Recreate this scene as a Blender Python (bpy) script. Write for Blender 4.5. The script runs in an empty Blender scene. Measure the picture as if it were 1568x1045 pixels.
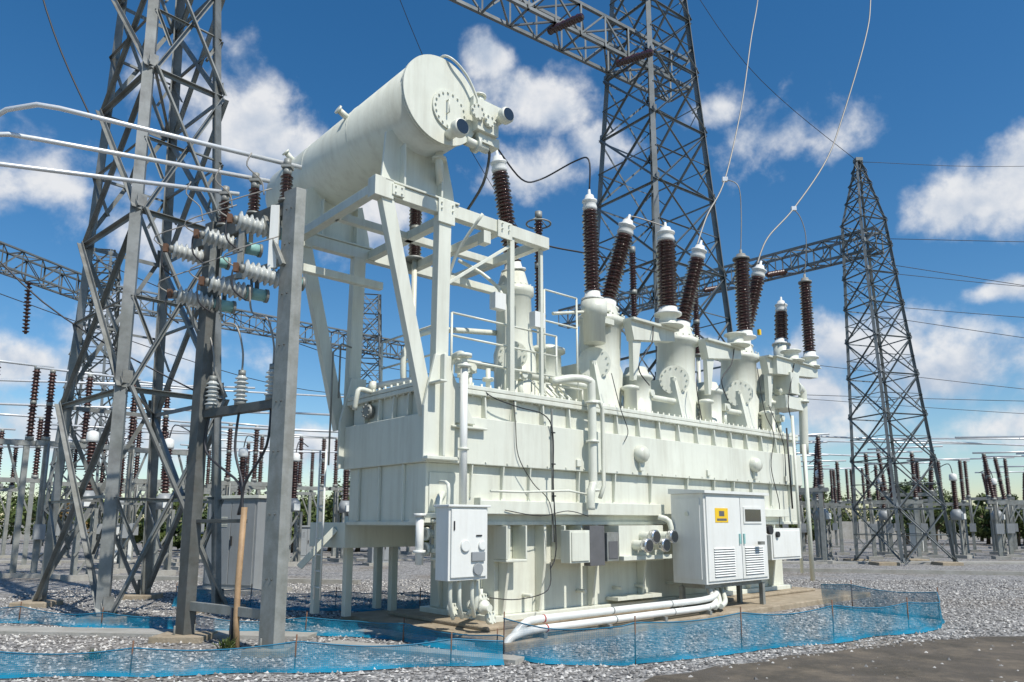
import bpy, math, random
import numpy as np
from mathutils import Vector, Matrix
random.seed(7)
sc=bpy.context.scene
COL=sc.collection
V=Vector
# ------------------------------------------------------------------ materials
def newmat(name):
    m=bpy.data.materials.new(name); m.use_nodes=True
    nt=m.node_tree; b=nt.nodes['Principled BSDF']
    return m,nt,b
def mat(name,col,rough=.5,metal=0.,var=.12,scale=3.,bump=0.,bscale=60.,dirt=None,dirtamt=.35,streak=False,spec=.5,coat=0.):
    m,nt,b=newmat(name); N=nt.nodes; L=nt.links
    tc=N.new('ShaderNodeTexCoord')
    n1=N.new('ShaderNodeTexNoise'); n1.inputs['Scale'].default_value=scale; n1.inputs['Detail'].default_value=5; n1.inputs['Roughness'].default_value=.65
    L.new(tc.outputs['Object'],n1.inputs['Vector'])
    cr=N.new('ShaderNodeValToRGB'); cr.color_ramp.elements[0].position=.3; cr.color_ramp.elements[1].position=.7
    c=col
    cr.color_ramp.elements[0].color=(c[0]*(1-var),c[1]*(1-var),c[2]*(1-var*1.2),1)
    cr.color_ramp.elements[1].color=(min(1,c[0]*(1+var*.6)),min(1,c[1]*(1+var*.6)),min(1,c[2]*(1+var*.6)),1)
    L.new(n1.outputs['Fac'],cr.inputs['Fac'])
    out=cr.outputs['Color']
    if dirt:
        n2=N.new('ShaderNodeTexNoise'); n2.inputs['Scale'].default_value=2.2 if streak else scale*1.7; n2.inputs['Detail'].default_value=6; n2.inputs['Roughness'].default_value=.7
        mp=N.new('ShaderNodeMapping')
        if streak: mp.inputs['Scale'].default_value=(2.5,2.5,.22)
        L.new(tc.outputs['Object'],mp.inputs['Vector']); L.new(mp.outputs['Vector'],n2.inputs['Vector'])
        r2=N.new('ShaderNodeValToRGB'); r2.color_ramp.elements[0].position=.46; r2.color_ramp.elements[1].position=.78
        r2.color_ramp.elements[0].color=(0,0,0,1); r2.color_ramp.elements[1].color=(dirtamt,)*3+(1,)
        L.new(n2.outputs['Fac'],r2.inputs['Fac'])
        mx=N.new('ShaderNodeMixRGB'); mx.inputs['Color2'].default_value=(*dirt,1)
        L.new(r2.outputs['Color'],mx.inputs['Fac']); L.new(out,mx.inputs['Color1']); out=mx.outputs['Color']
    L.new(out,b.inputs['Base Color'])
    mr=N.new('ShaderNodeMapRange'); mr.inputs['To Min'].default_value=max(.02,rough-.1); mr.inputs['To Max'].default_value=min(1,rough+.12)
    L.new(n1.outputs['Fac'],mr.inputs['Value']); L.new(mr.outputs['Result'],b.inputs['Roughness'])
    b.inputs['Metallic'].default_value=metal
    b.inputs['Specular IOR Level'].default_value=spec
    if coat: b.inputs['Coat Weight'].default_value=coat; b.inputs['Coat Roughness'].default_value=.15
    if bump:
        n3=N.new('ShaderNodeTexNoise'); n3.inputs['Scale'].default_value=bscale; n3.inputs['Detail'].default_value=3
        L.new(tc.outputs['Object'],n3.inputs['Vector'])
        bp=N.new('ShaderNodeBump'); bp.inputs['Strength'].default_value=bump; bp.inputs['Distance'].default_value=.02
        L.new(n3.outputs['Fac'],bp.inputs['Height']); L.new(bp.outputs['Normal'],b.inputs['Normal'])
    return m
PAINT=mat('pale_green_paint',(.675,.69,.60),.36,0,.06,1.5,.12,7,dirt=(.34,.31,.23),dirtamt=.40,streak=True)
PAINTW=mat('white_paint',(.74,.75,.715),.34,0,.05,2,.04,20,dirt=(.42,.39,.31),dirtamt=.28,streak=True)
GALV=mat('galvanised_steel',(.27,.28,.265),.5,.2,.25,5,.12,40,dirt=(.16,.12,.08),dirtamt=.4,streak=True)
GALVD=mat('weathered_steel',(.11,.115,.11),.6,.3,.3,5,.1,40,dirt=(.08,.055,.04),dirtamt=.4)
GALVT=mat('tower_steel',(.24,.25,.245),.5,.3,.35,1.2,dirt=(.08,.075,.07),dirtamt=.75)
GALVL=mat('lattice_steel',(.19,.205,.21),.5,.4,.3,1.2)
ALU=mat('aluminium_tube',(.66,.68,.69),.35,.3,.08,4)
BROWN=mat('brown_porcelain',(.050,.016,.012),.14,0,.25,6,spec=.6,coat=.5)
BROWND=mat('brown_porcelain_dusty',(.060,.024,.018),.35,0,.3,6)
GREYP=mat('grey_porcelain',(.50,.52,.50),.22,0,.12,6,coat=.4)
CYAN=mat('cyan_cap',(.28,.52,.50),.35,0,.1,6)
CONC=mat('concrete',(.36,.30,.22),.9,0,.25,3,.5,30,dirt=(.17,.12,.07),dirtamt=.7)
CONC2=mat('concrete_grey',(.36,.35,.32),.9,0,.2,2,.3,30,dirt=(.2,.17,.13),dirtamt=.5)
BLACK=mat('black_rubber',(.025,.025,.027),.5,0,.2,8)
GLASS=mat('dial_glass',(.02,.025,.03),.08,0,.1,8,coat=1.)
CHROME=mat('chrome_ring',(.6,.6,.6),.25,.9,.05,8)
GREY=mat('grey_box_paint',(.28,.30,.31),.45,0,.08,3,dirt=(.2,.17,.13),dirtamt=.3,streak=True)
DGREY=mat('dark_grey_plate',(.12,.12,.125),.5,0,.15,6)
YEL=mat('yellow_label',(.80,.52,.02),.5,0,.05,6)
TAN=mat('tan_conduit',(.38,.25,.14),.6,0,.2,6,dirt=(.2,.13,.08),dirtamt=.6)
WOOD=mat('rust',(.15,.08,.05),.8,0,.3,9)
WIRE=mat('conductor_wire',(.30,.285,.26),.5,.2,.1,8)
WIRED=mat('dark_wire',(.04,.04,.045),.5,.2,.1,8)
BLUE=mat('blue_cord',(.02,.16,.27),.5,0,.1,6)
RED=mat('red_marker',(.45,.04,.02),.5,0,.1,6)
def leafmat():
    m,nt,b=newmat('foliage'); N=nt.nodes;L=nt.links
    tc=N.new('ShaderNodeTexCoord'); n=N.new('ShaderNodeTexNoise'); n.inputs['Scale'].default_value=.8; n.inputs['Detail'].default_value=4
    L.new(tc.outputs['Object'],n.inputs['Vector'])
    cr=N.new('ShaderNodeValToRGB'); e=cr.color_ramp.elements
    e[0].position=.3; e[0].color=(.03,.06,.014,1); e[1].position=.7; e[1].color=(.11,.14,.028,1)
    L.new(n.outputs['Fac'],cr.inputs['Fac']); L.new(cr.outputs['Color'],b.inputs['Base Color']); b.inputs['Roughness'].default_value=.7
    return m
LEAF=leafmat()
LEAF2=mat('dry_foliage',(.24,.15,.05),.8,0,.4,1)
BARK=mat('bark',(.12,.09,.06),.9,0,.3,4)
def netmat():
    m,nt,b=newmat('blue_safety_net'); N=nt.nodes;L=nt.links
    b.inputs['Base Color'].default_value=(.008,.19,.31,1); b.inputs['Roughness'].default_value=.6
    b.inputs['Specular IOR Level'].default_value=.15
    uv=N.new('ShaderNodeTexCoord')
    n=N.new('ShaderNodeTexNoise'); n.inputs['Scale'].default_value=2.4; n.inputs['Detail'].default_value=5
    L.new(uv.outputs['Object'],n.inputs['Vector'])
    sx=N.new('ShaderNodeSeparateXYZ'); L.new(uv.outputs['UV'],sx.inputs[0])
    mask=None
    for k,fr in (('X',310.),('Y',310.)):
        mu=N.new('ShaderNodeMath'); mu.operation='MULTIPLY'; mu.inputs[1].default_value=fr; L.new(sx.outputs[k],mu.inputs[0])
        si=N.new('ShaderNodeMath'); si.operation='SINE'; L.new(mu.outputs[0],si.inputs[0])
        if mask is None: mask=si
        else:
            mm=N.new('ShaderNodeMath'); mm.operation='MAXIMUM'; L.new(mask.outputs[0],mm.inputs[0]); L.new(si.outputs[0],mm.inputs[1]); mask=mm
    mr=N.new('ShaderNodeMapRange'); mr.inputs['From Min'].default_value=-1; mr.inputs['From Max'].default_value=1; mr.inputs['To Min'].default_value=.28; mr.inputs['To Max'].default_value=.60
    L.new(mask.outputs[0],mr.inputs['Value'])
    mr2=N.new('ShaderNodeMapRange'); mr2.inputs['From Min'].default_value=.32; mr2.inputs['From Max'].default_value=.68; mr2.inputs['To Min'].default_value=.5; mr2.inputs['To Max'].default_value=1.55
    L.new(n.outputs['Fac'],mr2.inputs['Value'])
    ft=N.new('ShaderNodeMapRange'); ft.inputs['From Min'].default_value=0; ft.inputs['From Max'].default_value=.06; ft.inputs['To Min'].default_value=2.0; ft.inputs['To Max'].default_value=1.0; L.new(sx.outputs['Y'],ft.inputs['Value'])
    mp=N.new('ShaderNodeMath'); mp.operation='MULTIPLY'; L.new(mr.outputs[0],mp.inputs[0]); L.new(mr2.outputs[0],mp.inputs[1])
    mp2=N.new('ShaderNodeMath'); mp2.operation='MULTIPLY'; mp2.use_clamp=True; L.new(mp.outputs[0],mp2.inputs[0]); L.new(ft.outputs[0],mp2.inputs[1])
    L.new(mp2.outputs[0],b.inputs['Alpha'])
    return m
NET=netmat()
# ------------------------------------------------------------------ mesh builder
class B:
    def __init__(s,name,parent=None,bevel=0):
        s.n=name;s.p=parent;s.v=[];s.f=[];s.m=[];s.s=[];s.mats=[];s.bev=bevel
    def add(s,vs,fs,mt,sm=False):
        if mt not in s.mats: s.mats.append(mt)
        k=s.mats.index(mt);o=len(s.v)
        s.v.extend([tuple(v) for v in vs])
        for f in fs:
            s.f.append(tuple(i+o for i in f)); s.m.append(k)
        s.s.extend(sm if isinstance(sm,list) else [sm]*len(fs))
    def box(s,x0,x1,y0,y1,z0,z1,mt):
        vs=[(x,y,z) for z in (z0,z1) for y in (y0,y1) for x in (x0,x1)]
        s.add(vs,[(0,2,3,1),(4,5,7,6),(0,1,5,4),(2,6,7,3),(0,4,6,2),(1,3,7,5)],mt)
    def sect(s,p,q,prof,mt,up=(0,0,1)):
        p=V(p);q=V(q);d=(q-p).normalized();up=V(up)
        if abs(d.dot(up))>.98: up=V((1,0,0)) if abs(d.x)<.9 else V((0,1,0))
        x=d.cross(up).normalized(); y=x.cross(d).normalized()
        n=len(prof)
        vs=[p+x*a+y*b for a,b in prof]+[q+x*a+y*b for a,b in prof]
        fs=[(i,(i+1)%n,n+(i+1)%n,n+i) for i in range(n)]+[tuple(range(n))[::-1],tuple(range(n,2*n))]
        s.add(vs,fs,mt)
    def beam(s,p,q,w,h,mt,up=(0,0,1)):
        s.sect(p,q,[(-w/2,-h/2),(w/2,-h/2),(w/2,h/2),(-w/2,h/2)],mt,up)
    def ang(s,p,q,w,mt,up=(0,0,1),t=None):
        t=t or w*.14
        s.sect(p,q,[(0,0),(w,0),(w,t),(t,t),(t,w),(0,w)],mt,up)
    def lathe(s,p,d,prof,mt,n=20,caps=True,sm=True):
        p=V(p);d=V(d).normalized();up=V((0,0,1)) if abs(d.z)<.9 else V((1,0,0))
        x=d.cross(up).normalized(); y=d.cross(x).normalized()
        vs=[]
        for r,h in prof:
            for i in range(n):
                a=2*math.pi*i/n
                vs.append(p+d*h+x*(r*math.cos(a))+y*(r*math.sin(a)))
        fs=[];smf=[]
        for k in range(len(prof)-1):
            for i in range(n):
                j=(i+1)%n
                fs.append((k*n+i,k*n+j,(k+1)*n+j,(k+1)*n+i)); smf.append(sm)
        if caps:
            fs.append(tuple(range(n))[::-1]); fs.append(tuple(range((len(prof)-1)*n,len(prof)*n))); smf+=[False,False]
        s.add(vs,fs,mt,smf)
    def cyl(s,p,q,r,mt,r2=None,n=16):
        p=V(p);q=V(q);L=(q-p).length
        s.lathe(p,q-p,[(r,0),(r if r2 is None else r2,L)],mt,n)
    def disc(s,p,d,r,t,mt,n=24,bolts=0):
        s.lathe(p,d,[(r,0),(r,t)],mt,n,sm=True)
        if bolts:
            d=V(d).normalized();up=V((0,0,1)) if abs(d.z)<.9 else V((1,0,0));x=d.cross(up).normalized();y=d.cross(x)
            for i in range(bolts):
                a=2*math.pi*i/bolts
                c=V(p)+x*(r*.86*math.cos(a))+y*(r*.86*math.sin(a))+d*t
                s.cyl(c,c+d*.022,.016,mt,n=6)
    def tube(s,pts,r,mt,n=8,sub=0):
        pts=[V(p) for p in pts]
        if sub:
            P=[pts[0]]+pts+[pts[-1]];o=[]
            for i in range(1,len(P)-2):
                a,b,c,d=P[i-1],P[i],P[i+1],P[i+2]
                for k in range(sub):
                    t=k/sub
                    o.append(.5*((2*b)+(c-a)*t+(2*a-5*b+4*c-d)*t*t+(3*b-a-3*c+d)*t**3))
            o.append(pts[-1]);pts=o
        vs=[];x=None
        for i,p in enumerate(pts):
            d=(pts[min(i+1,len(pts)-1)]-pts[max(i-1,0)])
            if d.length<1e-6: d=V((0,0,1))
            d.normalize()
            if x is None:
                up=V((0,0,1)) if abs(d.z)<.9 else V((1,0,0)); x=d.cross(up).normalized()
            else:
                x=(x-d*x.dot(d)).normalized()
            y=d.cross(x)
            for k in range(n):
                a=2*math.pi*k/n; vs.append(p+x*r*math.cos(a)+y*r*math.sin(a))
        fs=[];m=len(pts)
        for i in range(m-1):
            for k in range(n):
                j=(k+1)%n; fs.append((i*n+k,i*n+j,(i+1)*n+j,(i+1)*n+k))
        sm=[True]*len(fs)+[False,False]
        fs+= [tuple(range(n))[::-1],tuple(range((m-1)*n,m*n))]
        s.add(vs,fs,mt,sm)
    def prism(s,poly,axis,a0,a1,mt):
        vs=[]
        for a in (a0,a1):
            for (p,q) in poly:
                vs.append({'x':(a,p,q),'y':(p,a,q),'z':(p,q,a)}[axis])
        n=len(poly)
        fs=[(i,(i+1)%n,n+(i+1)%n,n+i) for i in range(n)]+[tuple(range(n))[::-1],tuple(range(n,2*n))]
        s.add(vs,fs,mt)
    def insul(s,p,q,rc,rs,ns,mt,n=20):
        p=V(p);q=V(q);L=(q-p).length;pt=L/ns;pr=[(rc,0)]
        for i in range(ns):
            z=i*pt; r=rs if i%2==0 else rs*.88
            pr+=[(rc,z+pt*.12),(r,z+pt*.30),(r*.985,z+pt*.40),(rc*1.12,z+pt*.72),(rc,z+pt*.98)]
        pr.append((rc,L))
        s.lathe(p,q-p,pr,mt,n)
    def done(s):
        me=bpy.data.meshes.new(s.n); me.from_pydata(s.v,[],s.f)
        for m in s.mats: me.materials.append(m)
        me.polygons.foreach_set('material_index',s.m)
        me.polygons.foreach_set('use_smooth',s.s)
        me.update()
        import bmesh
        bm=bmesh.new(); bm.from_mesh(me); bmesh.ops.recalc_face_normals(bm,faces=bm.faces); bm.to_mesh(me); bm.free()
        o=bpy.data.objects.new(s.n,me); COL.objects.link(o)
        if s.p: o.parent=s.p
        if s.bev:
            b=o.modifiers.new('bevel','BEVEL'); b.width=s.bev; b.segments=2; b.limit_method='ANGLE'; b.angle_limit=math.radians(50)
        return o
def empty(name,loc=(0,0,0),rz=0):
    e=bpy.data.objects.new(name,None); COL.objects.link(e); e.location=loc; e.rotation_euler=(0,0,rz); e.empty_display_size=.3
    return e
# ------------------------------------------------------------------ camera, sun, world
cam=bpy.data.cameras.new('camera'); co=bpy.data.objects.new('camera',cam); COL.objects.link(co)
co.location=(0,0,1.6); co.rotation_euler=(math.radians(99.8),0,0)
cam.sensor_width=36; cam.lens=26.1; cam.shift_y=.052; cam.clip_end=4000; cam.clip_start=.05
sc.camera=co
SD=V((.66,-.75,0)).normalized(); EL=math.radians(54)
sd=V((SD.x*math.cos(EL),SD.y*math.cos(EL),math.sin(EL)))
sl=bpy.data.lights.new('sun','SUN'); sl.energy=5.0; sl.angle=math.radians(.5); sl.color=(1,.955,.88)
so=bpy.data.objects.new('sun',sl); COL.objects.link(so); so.rotation_euler=sd.to_track_quat('Z','Y').to_euler()
w=bpy.data.worlds.new("World"); sc.world=w; w.use_nodes=True
nt=w.node_tree;N=nt.nodes;L=nt.links
bg=N['Background']; bg.inputs['Strength'].default_value=.085
sky=N.new('ShaderNodeTexSky'); sky.sky_type='NISHITA'; sky.sun_disc=False; sky.sun_elevation=EL; sky.sun_rotation=math.atan2(SD.x,SD.y); sky.air_density=1.0; sky.dust_density=.35; sky.ozone_density=2.2
hs=N.new('ShaderNodeHueSaturation'); hs.inputs['Saturation'].default_value=1.34; hs.inputs['Value'].default_value=1.45; hs.inputs['Hue'].default_value=.498
L.new(sky.outputs[0],hs.inputs['Color'])
tc=N.new('ShaderNodeTexCoord')
def noise(sc_,det,rough,vec,dist=0):
    n=N.new('ShaderNodeTexNoise'); n.inputs['Scale'].default_value=sc_; n.inputs['Detail'].default_value=det; n.inputs['Roughness'].default_value=rough; n.inputs['Distortion'].default_value=dist
    L.new(vec,n.inputs['Vector']); return n
def mth(op,a,b=None,clamp=False):
    n=N.new('ShaderNodeMath'); n.operation=op; n.use_clamp=clamp
    for i,x in enumerate((a,b)):
        if x is None: continue
        if isinstance(x,(int,float)): n.inputs[i].default_value=x
        else: L.new(x,n.inputs[i])
    return n.outputs[0]
clouds=[(-.423,.585,.10,.075),(-.37,.54,.09,.04),(-.641,.471,.11,.06),(-.55,.42,.09,.035),(-.49,.646,.06,.05),(.035,.614,.075,.036),(-.028,.678,.035,.025),(.034,.496,.065,.035),(.381,.552,.075,.04),(.312,.599,.04,.026),
 (.65,.451,.07,.042),(.76,.492,.08,.055),(-.213,.422,.06,.06),(.502,.240,.10,.05),(.551,.185,.13,.05),(.69,.132,.12,.035),(.425,.167,.10,.05),(-.65,.213,.17,.035),(-.50,.25,.12,.04),(.129,.537,.04,.025),(-.60,.12,.25,.04),(.68,.32,.04,.014),(-.3,.10,.25,.035),(.25,.20,.1,.04)]
dens=None
vec=tc.outputs['Generated']
for tx,tz,a,b in clouds:
    l=math.sqrt(1+tx*tx+tz*tz); c=(tx/l,1/l,tz/l)
    s1=N.new('ShaderNodeVectorMath'); s1.operation='SUBTRACT'; L.new(vec,s1.inputs[0]); s1.inputs[1].default_value=c
    s2=N.new('ShaderNodeVectorMath'); s2.operation='MULTIPLY'; L.new(s1.outputs[0],s2.inputs[0]); s2.inputs[1].default_value=(l/a,l/a,l/b)
    s3=N.new('ShaderNodeVectorMath'); s3.operation='LENGTH'; L.new(s2.outputs[0],s3.inputs[0])
    d=mth('SUBTRACT',1.,s3.outputs['Value'])
    dens=d if dens is None else mth('MAXIMUM',dens,d)
dens=mth('MAXIMUM',dens,-1.3)
n1=noise(12.,7,.57,vec,.1)
t=mth('MULTIPLY',mth('SUBTRACT',n1.outputs['Fac'],.475),4.0)
dd=mth('ADD',dens,t)
mr=N.new('ShaderNodeMapRange'); mr.interpolation_type='SMOOTHSTEP'; mr.inputs['From Min'].default_value=-.25; mr.inputs['From Max'].default_value=.95; mr.inputs['To Max'].default_value=.94; L.new(dd,mr.inputs['Value'])
mp=N.new('ShaderNodeMapping'); mp.inputs['Location'].default_value=(.0,.0,.022); L.new(vec,mp.inputs['Vector'])
n3=noise(12.,3,.5,mp.outputs[0],.1)
sh=mth('SUBTRACT',n3.outputs['Fac'],n1.outputs['Fac'])
mr3=N.new('ShaderNodeMapRange'); mr3.inputs['From Min'].default_value=-.10; mr3.inputs['From Max'].default_value=.12; L.new(sh,mr3.inputs['Value'])
cc=N.new('ShaderNodeMixRGB'); cc.inputs['Color1'].default_value=(9.9,10.0,10.2,1); cc.inputs['Color2'].default_value=(5.8,6.7,8.1,1); L.new(mr3.outputs[0],cc.inputs['Fac'])
mx=N.new('ShaderNodeMixRGB'); L.new(mr.outputs[0],mx.inputs['Fac']); L.new(hs.outputs[0],mx.inputs['Color1']); L.new(cc.outputs[0],mx.inputs['Color2'])
L.new(mx.outputs[0],bg.inputs['Color'])
sc.view_settings.view_transform='Standard'; sc.view_settings.look='None'; sc.view_settings.exposure=0
# ------------------------------------------------------------------ ground
def groundmat():
    m,nt,b=newmat('gravel_ground'); N=nt.nodes;L=nt.links
    tc=N.new('ShaderNodeTexCoord')
    v=N.new('ShaderNodeTexVoronoi'); v.inputs['Scale'].default_value=20; L.new(tc.outputs['Object'],v.inputs['Vector'])
    n=N.new('ShaderNodeTexNoise'); n.inputs['Scale'].default_value=.3; n.inputs['Detail'].default_value=8; L.new(tc.outputs['Object'],n.inputs['Vector'])
    sx=N.new('ShaderNodeSeparateColor'); L.new(v.outputs['Color'],sx.inputs[0])
    cr=N.new('ShaderNodeValToRGB'); e=cr.color_ramp.elements; e[0].color=(.09,.087,.084,1); e[1].color=(.46,.445,.42,1); e.new(.5).color=(.25,.243,.232,1)
    L.new(sx.outputs[0],cr.inputs['Fac'])
    r=N.new('ShaderNodeValToRGB'); r.color_ramp.elements[0].position=.50; r.color_ramp.elements[1].position=.70
    L.new(n.outputs['Fac'],r.inputs['Fac'])
    mx=N.new('ShaderNodeMixRGB'); mx.inputs['Color2'].default_value=(.19,.145,.09,1); 
    q=N.new('ShaderNodeMath'); q.operation='MULTIPLY'; q.inputs[1].default_value=.55; L.new(r.outputs['Color'],q.inputs[0]); L.new(q.outputs[0],mx.inputs['Fac']); L.new(cr.outputs['Color'],mx.inputs['Color1'])
    L.new(mx.outputs['Color'],b.inputs['Base Color']); b.inputs['Roughness'].default_value=.9
    bp=N.new('ShaderNodeBump'); bp.inputs['Strength'].default_value=1.; bp.inputs['Distance'].default_value=.04; bp.invert=True
    L.new(v.outputs['Distance'],bp.inputs['Height']); L.new(bp.outputs['Normal'],b.inputs['Normal'])
    return m
g=B('ground'); GM=groundmat()
g.add([(-1500,-200,0),(1500,-200,0),(1500,3000,0),(-1500,3000,0)],[(0,1,2,3)],GM); g.done()
ASP=mat('dusty_asphalt',(.095,.080,.064),.9,0,.4,1.0,.7,90,dirt=(.25,.20,.14),dirtamt=.75)
g=B('asphalt_apron')
pts=[(1.15,7.6),(1.5,8.2),(1.9,8.35),(2.3,8.75),(2.8,8.95),(3.2,9.35),(3.9,9.6),(4.6,10.05),(5.0,10.2),(5.6,10.6),(6.1,10.7),(6.6,10.93),(7.2,10.95),(7.6,11.08),(9,11.2),(14,11.6),(20,12),(20,-2),(.5,-2),(.8,6)]
g.add([(x,y,.012) for x,y in pts],[tuple(range(len(pts)))],ASP); g.done()
def stones():
    rng=np.random.default_rng(3)
    n=36000
    X=rng.uniform(-11,14,n*2); Y=6.6+ (rng.random(n*2)**1.3)*15
    ok=(abs(X)<Y*.78+.6)
    ox,oy=X+1.195,Y-10.33
    u=ox*.749+oy*.663; w_=-ox*.663+oy*.749
    ok&=~((u>.2)&(u<11.3)&(w_>-1.4)&(w_<3.2))
    ok&=~((X>1.3)&(Y<8.15+(X-1.3)*.52)&(Y<11.2+.02*X)&(rng.random(n*2)>.035))
    X=X[ok][:n];Y=Y[ok][:n]; n=len(X)
    base=np.array([(1,0,0),(-1,0,0),(0,1,0),(0,-1,0),(0,0,1),(0,0,-.6)],float)
    fc=np.array([(0,2,4),(2,1,4),(1,3,4),(3,0,4),(2,0,5),(1,2,5),(3,1,5),(0,3,5)])
    s=rng.uniform(.012,.034,n)
    a=rng.uniform(0,6.28,n)
    vs=base[None]*(1+rng.uniform(-.35,.35,(n,6,1)))
    vs=vs*np.stack([s,s*rng.uniform(.6,1,n),s*rng.uniform(.5,.9,n)],1)[:,None,:]
    x=vs[...,0]*np.cos(a)[:,None]-vs[...,1]*np.sin(a)[:,None]
    y=vs[...,0]*np.sin(a)[:,None]+vs[...,1]*np.cos(a)[:,None]
    z=vs[...,2]+(s*.3)[:,None]
    P=np.stack([x+X[:,None],y+Y[:,None],z],-1).reshape(-1,3)
    F=(fc[None]+(np.arange(n)*6)[:,None,None]).reshape(-1,3)
    me=bpy.data.meshes.new('gravel_stones'); me.from_pydata(P.tolist(),[],F.tolist())
    m,nt,b=newmat('stone'); N=nt.nodes;L=nt.links
    gi=N.new('ShaderNodeNewGeometry'); cr=N.new('ShaderNodeValToRGB'); e=cr.color_ramp.elements
    e[0].color=(.10,.097,.093,1); e[1].color=(.60,.58,.54,1); e.new(.5).color=(.29,.28,.265,1)
    L.new(gi.outputs['Random Per Island'],cr.inputs['Fac']); L.new(cr.outputs['Color'],b.inputs['Base Color']); b.inputs['Roughness'].default_value=.85
    me.materials.append(m)
    o=bpy.data.objects.new('gravel_stones',me); COL.objects.link(o)
stones()
# ------------------------------------------------------------------ TRANSFORMER
T=empty('power_transformer',(-1.195,10.33,0),math.radians(41.5))
b=B('concrete_plinth',T,.02)
b.box(.42,11.0,-1.2,3.0,-.1,.10,CONC); b.box(.9,10.4,-.25,2.3,.1,.16,CONC)
b.done()
b=B('tank',T,.012)
b.box(0.0,10.35,0,2.1,1.60,2.43,PAINT)
b.box(-.07,10.42,-.10,2.2,2.43,3.12,PAINT)
b.box(0.02,10.33,.02,2.08,3.12,3.46,PAINT)
b.box(-.06,10.41,-.08,2.18,3.46,3.53,PAINT)
b.box(-.06,10.41,-.08,2.18,3.535,3.60,PAINT)
b.box(1.42,9.85,.2,1.85,.24,1.598,PAINT)
b.box(1.30,9.97,.08,1.97,.14,.24,PAINT)
b.box(-.03,10.38,-.03,2.13,1.56,1.62,PAINT)
b.box(.85,5.15,-.16,0.02,1.72,1.92,PAINT)
b.box(7.2,9.6,-.16,0.02,1.72,1.88,PAINT)
b.box(.84,.86,-.17,.0,1.68,1.96,PAINT)
for u in (.75,1.35,1.9,3.0,3.9,4.9,6.0,6.9,7.6,8.3,9.1,9.9):
    b.prism([(.0,2.43),(.0,1.95),(-.05,1.95),(-.09,2.43)],'x',u,u+.025,PAINT)
for u in (1.0,1.6,2.2,2.8,3.4,4.0,4.6,5.2,5.8,6.4,7.0,7.6,8.2,8.8,9.4,9.9):
    b.prism([(.02,3.46),(.02,3.122),(-.09,3.122),(-.06,3.46)],'x',u,u+.03,PAINT)
for u in (1.5,2.25,3.45,4.75,7.4,8.3,9.2):
    b.prism([(.2,1.56),(.2,.24),(.10,.26),(-.02,1.0),(-.02,1.56)],'x',u,u+.05,PAINT)
for u in (1.38,2.6):
    b.box(u,u+.42,-.12,.19,1.02,1.06,PAINT); b.box(u,u+.03,-.12,.19,1.06,1.555,PAINT); b.box(u+.39,u+.42,-.12,.19,1.06,1.555,PAINT)
for w_ in (.5,1.0,1.5): b.prism([(1.42,.26),(1.42,1.55),(1.25,1.55),(1.36,.26)],'y',w_,w_+.04,PAINT)
for w_ in (.5,1.15,1.75): b.box(-.05,.0,w_,w_+.03,1.62,2.43,PAINT)
for w_ in (.4,.8,1.2,1.6): b.prism([(.02,3.46),(.02,3.122),(-.065,3.122),(-.045,3.46)],'y',w_,w_+.03,PAINT)
b.prism([(-.16,2.45),(.38,2.45),(.38,3.0),(.75,3.0),(.30,3.75),(.30,3.95),(.02,3.95),(-.16,3.2)],'y',-.16,-.102,PAINT)
b.prism([(-.16,2.45),(.38,2.45),(.38,3.0),(.75,3.0),(.30,3.75),(.30,3.95),(.02,3.95),(-.16,3.2)],'y',2.2,2.26,PAINT)
b.box(.30,.95,-.2,-.10,2.93,2.96,PAINT); b.box(-.1,.02,-.45,-.16,3.5,3.53,PAINT)
b.box(-.16,.38,-.26,-.16,2.45,2.50,PAINT); b.box(.1,.14,-.26,-.16,2.5,3.95,PAINT)
for u in (4.55,8.35):
    b.lathe((u,-.10,2.80),(0,-1,0),[(.16,0),(.15,.10),(.10,.16),(.0,.17)],PAINT,20)
    b.box(u-.05,u+.05,-.16,-.1,2.5,2.8,PAINT)
for u in (2.9,6.6,9.6): b.box(u,u+.10,-.14,-.10,2.5,2.62,PAINT)
b.box(.05,1.2,-.02,.0,1.75,2.3,PAINT)
b.done()
b=B('cover_bolts',T)
u=.1
while u<10.3:
    b.cyl((u,-.045,3.43),(u,-.045,3.64),.016,PAINT,n=6); u+=.17
w_=.05
while w_<2.1:
    b.cyl((-.03,w_,3.43),(-.03,w_,3.64),.016,PAINT,n=6); w_+=.17
for i in range(24): b.cyl((.15+i*.42,-.10,2.47),(.15+i*.42,-.118,2.47),.014,PAINT,n=6)
b.done()
b=B('conservator',T)
cu,cz,R=-.21,7.58,.64
b.lathe((cu,-.5,cz),(0,1,0),[(R,0),(R,4.55),(R*.92,4.70),(R*.6,4.80),(.01,4.84)],PAINT,56)
b.lathe((cu,-.53,cz),(0,1,0),[(R+.022,0),(R+.022,.025)],PAINT,56)
b.lathe((cu,-.495,cz),(0,1,0),[(R+.022,0),(R+.022,.02)],PAINT,56)
for w_ in (1.1,2.6): b.lathe((cu,w_,cz),(0,1,0),[(R+.001,0),(R+.006,.008),(R+.006,.018),(R+.001,.026)],PAINT,56)
b.disc((cu+.12,-.53,cz-.12),(0,-1,0),.30,.03,PAINT,32,bolts=18)
b.tube([(cu+.06,-.56,cz-.2),(cu+.06,-.62,cz-.2),(cu+.06,-.62,cz+.0),(cu+.06,-.56,cz+.0)],.012,PAINT,6)
b.tube([(cu+.02,-.3,cz+.66),(cu+.02,-.5,cz+.72),(cu+.14,-.60,cz+.66),(cu+.35,-.62,cz+.52),(cu+.50,-.62,cz+.33),(cu+.62,-.62,cz+.10)],.02,PAINT,8,4)
b.cyl((cu+.02,-.3,cz+.6),(cu+.02,-.3,cz+.74),.07,PAINT)
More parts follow.
